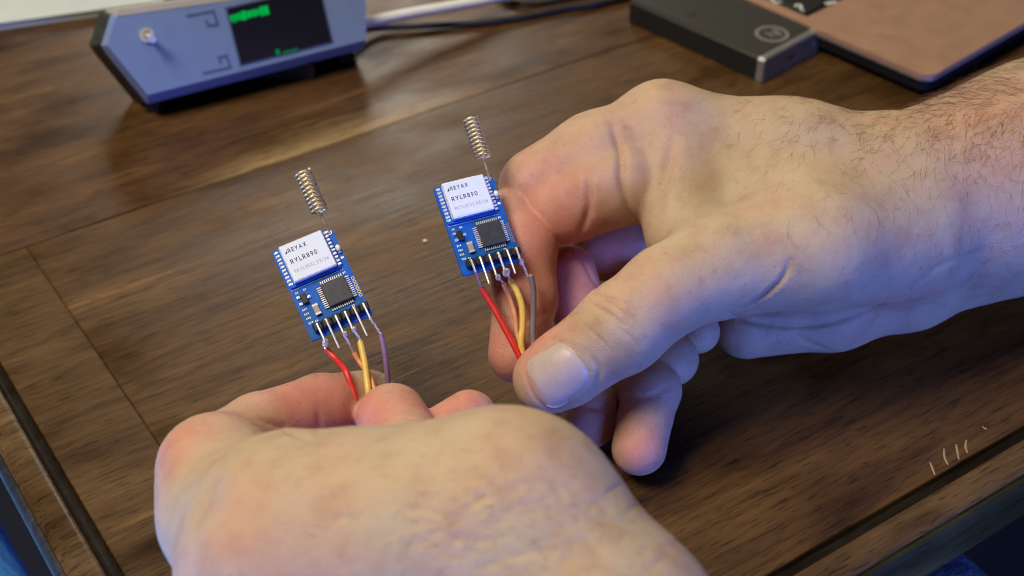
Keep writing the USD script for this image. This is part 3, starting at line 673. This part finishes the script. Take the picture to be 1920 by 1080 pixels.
w1 = [
    ("wire_red", "red", [(612, 655, .390), (632, 676, .388), (648, 696, .3825), (661, 729, .381), (668, 760, .3805), (676, 800, .381)], 0.00088, "red wire", [(603, 628, .390), (608, 640, .389), (611, 652, .389)], (611, 649, .389, (.0010, .0013, .0010))),
    ("wire_orange", "orange", [(663.5, 661, .3915), (675, 680, .391), (692, 702, .3885), (702, 730, .3855), (712, 765, .386)], 0.00076, "orange wire", [(650, 624, .390), (657, 642, .390), (663, 659, .391)], (652, 628, .389, (.0007, .0009, .0007))),
    ("wire_yellow", "yellow", [(675.5, 641, .389), (683, 675, .3875), (688, 709, .386), (691, 735, .3845), (698, 775, .385)], 0.00094, "yellow wire", [(663, 613, .390), (672, 624, .389), (677, 640, .389)], (668, 619, .389, (.0007, .0009, .0007))),
    ("wire_purple", "purple", [(714, 627, .390), (721, 661, .389), (726, 700, .389), (730, 740, .3905), (733, 765, .392)], 0.00078, "purple wire", [(701, 598, .390), (708, 611, .390), (714, 627, .390)], None),
]
module("nearer blue circuit board, held in the left hand by red, orange, yellow and purple wires", m1, u1, (5.0, 8.0, 5.2, 5.0, 8.0, 4.6), w1)
d2 = 0.411
m2, u2 = at_board((813, 355), (109, -27), (55, 167), d2, (0.0048, -0.0080))
w2 = [
    ("wire_red", "red", [(903, 541, .409), (927, 580, .408), (949, 620, .4068), (971, 662, .406), (990, 700, .407)], 0.00095, "red wire", [(888, 500, .408), (894, 518, .409), (902, 540, .409)], None),
    ("wire_peach", "peach", [(944, 532, .409), (955.5, 558, .4095), (965.5, 591, .409), (970, 625, .409), (982, 670, .4085)], 0.00075, "peach coloured wire", [(932, 515, .409), (938, 523, .409), (944, 531, .409)], (939, 525, .4085, (.0008, .0010, .0008))),
    ("wire_yellow", "yellow", [(957, 526, .409), (971, 550, .408), (979, 577, .4075), (980, 613, .407), (977, 645, .4065), (986, 690, .407)], 0.00098, "yellow wire", [(948, 505, .409), (952, 514, .409), (957, 524, .409)], (955, 518, .4085, (.0012, .0014, .0011))),
    ("wire_grey", "grey", [(995.5, 518, .408), (1000, 547, .4085), (1000, 591, .4085), (999, 625, .408), (1002, 665, .4075)], 0.00092, "grey purple wire", [(980, 492, .409), (986, 504, .408), (990, 518, .408)], (985, 505, .408, (.0007, .0010, .0007))),
]
module("farther blue circuit board, held in the right hand by red, peach, yellow and grey wires", m2, u2, (3.4, 7.4, 6.2, 5.2, 6.6, 3.0), w2)

# ------------------------------------------------------------------ blue lit display device
AZD = math.radians(61)
U = np.array([math.sin(AZD), math.cos(AZD), 0]); back = np.array([-math.cos(AZD), math.sin(AZD), 0])
LEAN = math.radians(24)
W = math.cos(LEAN) * E3 + math.sin(LEAN) * back; N = np.cross(U, W)
o = G(277, 178, 0.014)
dev = Thing("display_device", "pale blue plastic device with a lit green and black screen and octagonal front", "electronic device", frame(U, W, N, o))
def pix(u, v, n=0.0):
    """photo pixel -> the panel's own coordinates, on the plane n in front of it"""
    r = FWD + (u - 960) / F * RIGHT + (540 - v) / F * UP
    k = ((o + N * n - EYE) @ N) / (r @ N); p = EYE + r * k - o
    return np.array([p @ U, p @ W])
inner = [pix(277, 178), pix(690, 91), pix(696, 54), pix(678, -32), pix(217, 33), pix(201, 85)]
ih = min(inner[3][1], inner[4][1])
x_l, x_r, c_l = inner[5][0], inner[2][0], inner[5][1]
bl = 0.0; br = inner[1][0]
octo = Polygon([(bl, 0), (br, 0), (x_r, c_l * 0.62), (x_r, c_l), tuple(inner[3]), tuple(inner[4]), (x_l, c_l)])
outer = octo.buffer(0.0012, join_style=2).union(Polygon([(p[0], p[1] - 0.0042) for p in octo.exterior.coords])).convex_hull
def loft(pa, za, pb, zb):
    a, b = np.array(pa.exterior.coords)[:-1], np.array(pb.exterior.coords)[:-1]
    return hull(np.vstack([np.column_stack([a, np.full(len(a), za)]), np.column_stack([b, np.full(len(b), zb)])]))
front_panel = loft(outer, -0.006, octo, 0.0)
part(dev, "front_panel", front_panel, "case_plastic", smooth=False)
part(dev, "rear_case", loft(outer.buffer(0.001, join_style=2), -0.027, outer.buffer(-0.0003, join_style=2), -0.0062), "case_black", smooth=False)
tdir = (inner[3] - inner[4]) / np.linalg.norm(inner[3] - inner[4]); tnor = np.array([-tdir[1], tdir[0]])
tq = [inner[4] + tdir * 0.0008 + tnor * 0.0004, inner[3] - tdir * 0.0008 + tnor * 0.0004, inner[3] - tdir * 0.0014 + tnor * 0.0030, inner[4] + tdir * 0.0014 + tnor * 0.0030]
part(dev, "top_cover", prism(Polygon([tuple(p) for p in tq]), -0.0268, -0.0004), "case_cream", smooth=False)
s0, s1, s2, s3 = pix(424, 20), pix(597, -28), pix(622, 82), pix(452, 116)
sx0, sx1, sy0, sy1 = (s0[0] + s3[0]) / 2, (s1[0] + s2[0]) / 2, (s2[1] + s3[1]) / 2, (s0[1] + s1[1]) / 2
part(dev, "screen_bezel", cbox((sx0 - 0.0008, sy0 - 0.0008, -0.001), (sx1 + 0.0008, sy1 + 0.0008, 0.0003), 0.0002), "engraving", smooth=False)
scr = part(dev, "screen", cbox((sx0, sy0, -0.001), (sx1, sy1, 0.0006), 0.0002), "screen_glass", smooth=False)
ra = random.Random(4)
rows = []
q = pix(429, 27); x = q[0]; y = q[1] - 0.0018
while x < pix(500, 10)[0]:
    w = 0.0011 + 0.0012 * ra.random(); hgt = 0.0024 + 0.0016 * ra.random()
    rows.append(cbox((x, y - hgt * 0.5, 0.00061), (x + w, y + hgt * 0.5, 0.0007), 0.00002)); x += w + 0.00025
part(dev, "screen_text", cat(rows), "screen_text", parent=scr, smooth=False)
q = pix(439, 38); part(dev, "screen_text", cbox((q[0] - 0.001, q[1] - 0.001, 0.00061), (q[0] + 0.001, q[1] + 0.001, 0.0007), 0.00002), "screen_text_dim", parent=scr, smooth=False)
q = pix(520, 98); part(dev, "screen_text", cat([cbox((q[0] - 0.0008, q[1] - 0.001, 0.00061), (q[0] + 0.0008, q[1] + 0.0012, 0.0007), 0.00002), cbox((q[0] + 0.002, q[1] - 0.001, 0.00061), (q[0] + 0.009, q[1] - 0.0004, 0.0007), 0.00002)]), "screen_text_dim", parent=scr, smooth=False)
q = pix(275, 66)
part(dev, "collar", trimesh.Trimesh(*(lambda a: (a.vertices + [q[0], q[1], 0.0006], a.faces))(trimesh.creation.annulus(0.0015, 0.0029, 0.0010, sections=24))), "steel", smooth=30)
part(dev, "toggle_lever", tube(np.array([(q[0], q[1], -0.0005), (q[0] + 0.0002, q[1] - 0.0006, 0.004), (q[0] + 0.0003, q[1] - 0.0016, 0.0085)]), [0.0011, 0.0011, 0.0016], 12), "steel", smooth=50)
def bracket(pts):
    pl = [pix(*p) for p in pts]; ms = []
    for a, b in zip(pl, pl[1:]):
        dx = (b - a) / np.linalg.norm(b - a); nn = np.array([-dx[1], dx[0]]) * 0.00055; a2, b2 = a - dx * 0.0006, b + dx * 0.0006
        ms.append(Polygon([a2 + nn, b2 + nn, b2 - nn, a2 - nn]))
    from shapely.ops import unary_union
    part(dev, "corner_mark", prism(unary_union(ms), -0.0004, 0.00018), "engraving", smooth=False)
bracket([(352, 30), (400, 21), (408, 46), (390, 48), (387, 40)])
bracket([(383, 137), (432, 126), (424, 104), (410, 108), (413, 116)])
for (x, y) in ((0.004, 0.004), (br - 0.006, 0.004)):
    p0 = o + U * x - N * 0.012 + W * 0.0; foot = hull(np.vstack([p0 + np.array([[a * 0.003, b * 0.003, 0.0015] for a in (-1, 1) for b in (-1, 1)]), np.array([p0[0], p0[1], 0.0002]) + np.array([[a * 0.0026, b * 0.0026, 0] for a in (-1, 1) for b in (-1, 1)])]))
    part(dev, "foot", foot, "case_black", world=True, smooth=False)
back_c = o + U * (br * 0.5) - N * 0.022
part(dev, "rear_foot", hull(np.vstack([back_c + np.array([[a * 0.03, b * 0.004, 0.003] for a in (-1, 1) for b in (-1, 1)]), np.array([back_c[0], back_c[1], 0.0002]) + np.array([[a * 0.03, b * 0.004, 0] for a in (-1, 1) for b in (-1, 1)])])), "case_black", world=True, smooth=False)

# ------------------------------------------------------------------ cables
def cable(name, label, mat, pts, r):
    t = Thing(name, label, "cable")
    part(t, "sheath", tube(np.array(pts), r, 14, 12), mat, smooth=60)
e_ = o + U * (x_r + 0.001) + W * (ih * 0.5) - N * 0.018
cable("power_cable", "white cable running from the right end of the blue device", "cable_white",
      [G(668, 48, 0.017), G(692, 41, 0.0165), G(760, 27, 0.014), G(850, 11, 0.011), G(940, -6, 0.008), G(1050, -38, 0.0035), G(1200, -90, 0.0028)], 0.0025)
cable("data_cable", "black cable lying on the table just below the white one", "cable_black",
      [G(660, 60, 0.006), G(710, 52, 0.0030), G(800, 48, 0.0022), G(900, 43, 0.0017), G(980, 32, 0.0017), G(1060, 16, 0.0017), G(1130, 5, 0.0017), G(1230, -20, 0.0017), G(1400, -90, 0.0017)], 0.0016)
cable("data_cable", "thin black cable at the top edge above the other cables", "cable_black",
      [G(900, -25, 0.0016), G(950, 2, 0.0016), G(1000, 6, 0.0016), G(1050, 0, 0.0016), G(1110, -14, 0.0016), G(1180, -40, 0.0016)], 0.0013)

# ------------------------------------------------------------------ portable drive
A, Bc, Cc = G(1427, 156), G(1556, 117), G(1178, 70)
ln = (Cc - A); ln /= np.linalg.norm(ln); sh = np.cross(E3, ln); sh = sh if sh @ (Bc - A) > 0 else -sh
sh = sh * 1.25 + 0.75 * (Bc - A) / np.linalg.norm(Bc - A); sh /= np.linalg.norm(sh); lt = np.cross(E3, sh); ln = lt if lt @ ln > 0 else -lt
WD, LD, HD = (Bc - A) @ sh * 1.1, ((Cc - A) @ ln) * 1.08 + 0.004, 0.0112
ys = np.cross(E3, sh); sg = 1 if ys @ ln > 0 else -1
drv = Thing("portable_drive", "dark grey portable drive with round emblem and metal end cap beside the laptop", "storage drive", frame(sh, ys * 1.0, E3, A))
Y = lambda a, b: (min(sg * a, sg * b), max(sg * a, sg * b))
y0, y1 = Y(0.0034, LD)
prof = lambda i: Polygon([(i, i), (WD - i, i), (WD - i, HD - 0.0016), (WD - 0.0018, HD - i), (0.0012, HD - i), (i, HD - 0.0012)])
def ext(poly, ya, yb):
    m = prism(poly, min(ya, yb), max(ya, yb)); v = m.vertices.copy(); m.vertices = np.column_stack([v[:, 0], v[:, 2], v[:, 1] + 0.0003]); m.invert(); return m
part(drv, "case", ext(prof(0.0002), sg * 0.0034, sg * LD), "drive_side", smooth=False)
part(drv, "top_plate", cbox((0.0010, y0, HD + 0.0001), (WD - 0.0016, y1, HD + 0.0006), 0.0002), "drive_graphite", smooth=False)
part(drv, "end_cap_rim", ext(prof(0.0), 0, sg * 0.0033), "drive_cap_edge", smooth=False)
part(drv, "end_cap", ext(prof(0.0009), -sg * 0.0004, sg * 0.0002), "drive_cap", smooth=False)
part(drv, "port", cbox((WD * 0.47 - 0.0022, Y(-0.0006, -0.0002)[0], HD * 0.45), (WD * 0.47 + 0.0022, Y(-0.0006, -0.0002)[1], HD * 0.45 + 0.0013), 0.0001), "drive_side", smooth=False)
part(drv, "screw", cbox((WD - 0.005, Y(-0.0006, -0.0002)[0], HD * 0.4), (WD - 0.0032, Y(-0.0006, -0.0002)[1], HD * 0.4 + 0.002), 0.0003), "drive_cap_edge", smooth=False)
ec = G(1447, 66, HD) - A; ex_, ey_ = ec @ sh, ec @ ys
ring = Point(0, 0).buffer(0.0076, 24).difference(Point(0, 0).buffer(0.0060, 24))
hp = []
for x0 in (-0.0024, 0.0012):
    hp.append(Polygon([(x0, -0.0032 + (0.0008 if x0 < 0 else -0.0016)), (x0 + 0.0008, -0.0032 + (0.0008 if x0 < 0 else -0.0016)), (x0 + 0.0018, 0.0034 if x0 < 0 else 0.002), (x0 + 0.0010, 0.0034 if x0 < 0 else 0.002)]))
hp += [sbox(-0.0012, 0.0002, 0.0006, 0.0011), Polygon([(0.0002, -0.0026), (0.0010, -0.0026), (0.0013, 0.0003), (0.0005, 0.0003)]), sbox(0.0022, 0.0010, 0.0042, 0.0018), Polygon([(0.0034, -0.0016), (0.0042, -0.0016), (0.0048, 0.0018), (0.0040, 0.0018)]), sbox(0.0020, -0.0022, 0.0040, -0.0014)]
from shapely.ops import unary_union
emb = unary_union([ring] + hp)
em = cat([prism(g, HD + 0.00062, HD + 0.00075) for g in getattr(emb, "geoms", [emb])])
em.vertices = em.vertices + [ex_, ey_, 0]
part(drv, "emblem", em, "drive_mark", smooth=False)
q = G(1300, 27, HD) - A
part(drv, "indicator_slot", cbox((q @ sh - 0.004, q @ ys - 0.0008, HD + 0.0006), (q @ sh + 0.002, q @ ys + 0.0008, HD + 0.0007), 0.00003), "drive_side", smooth=False)

# ------------------------------------------------------------------ laptop
LZ = 0.0125
K = G(1742, 146, LZ); k2 = G(1400, -2, LZ); lx = k2 - K; lx /= np.linalg.norm(lx)
ly = np.cross(lx, E3); ly = ly if ly[0] > 0 else -ly
lzx = np.cross(lx, ly)
m = frame(lx, ly, lzx, np.array([K[0], K[1], 0])); s_ = 1 if lzx[2] > 0 else -1
lap = Thing("laptop", "rose gold laptop with black keyboard at the top right, partly behind the arm", "laptop", m)
def lbox(x0, y0, x1, y1, z0, z1, c=0.0004):
    a, b = sorted((s_ * z0, s_ * z1)); return cbox((x0, y0, a), (x1, y1, b), c)
def rounded(x0, y0, x1, y1, r, z0, z1):
    g = sbox(x0 + r, y0 + r, x1 - r, y1 - r).buffer(r, 8); a, b = sorted((s_ * z0, s_ * z1)); return prism(g, a, b)
LL, LW = 0.30, 0.21
kq = G(1513, 29, LZ) - K; kx, ky = kq @ lx, kq @ ly
g = sbox(0.006, 0.006, LL - 0.006, LW - 0.006).buffer(0.006, 8).difference(sbox(kx, ky, LL - 0.02, LW - 0.015).buffer(0.001))
a, b = sorted((s_ * (LZ - 0.0022), s_ * LZ))
part(lap, "top_case", prism(g, a, b), "laptop_rose", smooth=30)
part(lap, "base", rounded(0.0015, 0.0015, LL - 0.0015, LW - 0.0015, 0.005, 0.0040, LZ - 0.0024), "laptop_dark", smooth=30)
part(lap, "trim_edge", rounded(0.0004, 0.0004, LL - 0.0004, LW - 0.0004, 0.006, LZ - 0.0034, LZ - 0.00235), "drive_cap_edge", smooth=30)
for x, y in ((0.02, 0.02), (LL - 0.02, 0.02), (0.02, LW - 0.02), (LL - 0.02, LW - 0.02)):
    part(lap, "foot", lbox(x - 0.006, y - 0.006, x + 0.006, y + 0.006, 0.0002, 0.00395), "laptop_dark", smooth=False)
pitch = 0.0185
for i in range(6):
    for j in range(4):
        x0, y0 = kx + 0.0012 + i * pitch, ky + 0.0012 + j * pitch
        kp = part(lap, "key", lbox(x0, y0, x0 + 0.0165, y0 + 0.0165, LZ - 0.0022, LZ + 0.0002, 0.0005), "key_black", smooth=False)
def glyph(text, u, v, w, h):
    q = G(u, v, LZ) - K; mm_ = lettering(text, 0, 0, w, h, 0, 0.00005, True)
    vv = mm_.vertices.copy(); xa = np.array([0.95, 0.30, 0]); ya = np.array([-0.30, 0.95, 0])
    wv = K + q + vv[:, :1] * xa + vv[:, 1:2] * ya + np.array([0, 0, 0.00022]) + vv[:, 2:] * E3
    part(lap, "key_lettering", trimesh.Trimesh(wv, mm_.faces), "silk_white", world=True, smooth=False)
glyph("L", 1452, 7, 0.004, 0.006); glyph("?", 1500, 22, 0.0035, 0.007); glyph("-", 1548, 9, 0.006, 0.0016)

# ------------------------------------------------------------------ white pad at the top left
pa, pb = G(0, 44, 0.004), G(190, 18, 0.004)
ax_ = (pb - pa) / np.linalg.norm(pb - pa); ay_ = np.cross(E3, ax_)
pad = Thing("white_pad", "flat white pad with a pale edge at the top left behind the blue device", "pad", frame(ax_, ay_, E3, np.array([pa[0], pa[1], 0])))
part(pad, "cover", cbox((-0.09, 0, 0.0036), (0.075, 0.12, 0.0044), 0.0003), "pad_white", smooth=False)
part(pad, "pages", cbox((-0.0895, 0.0006, 0.0002), (0.0745, 0.1195, 0.00355), 0.0002), "pad_white", smooth=False)

# a crumb on the table
cp = G(797, 453)
cr = Thing("crumb", "tiny pale crumb on the table between the two boards", "crumb", frame([1, 0, 0], [0, 1, 0], [0, 0, 1], cp))
cb = ball((0, 0, 0.0004), 0.0007, (1.2, 0.9, 0.6), 1)
part(cr, "grain", cb, "led_pale", smooth=True)
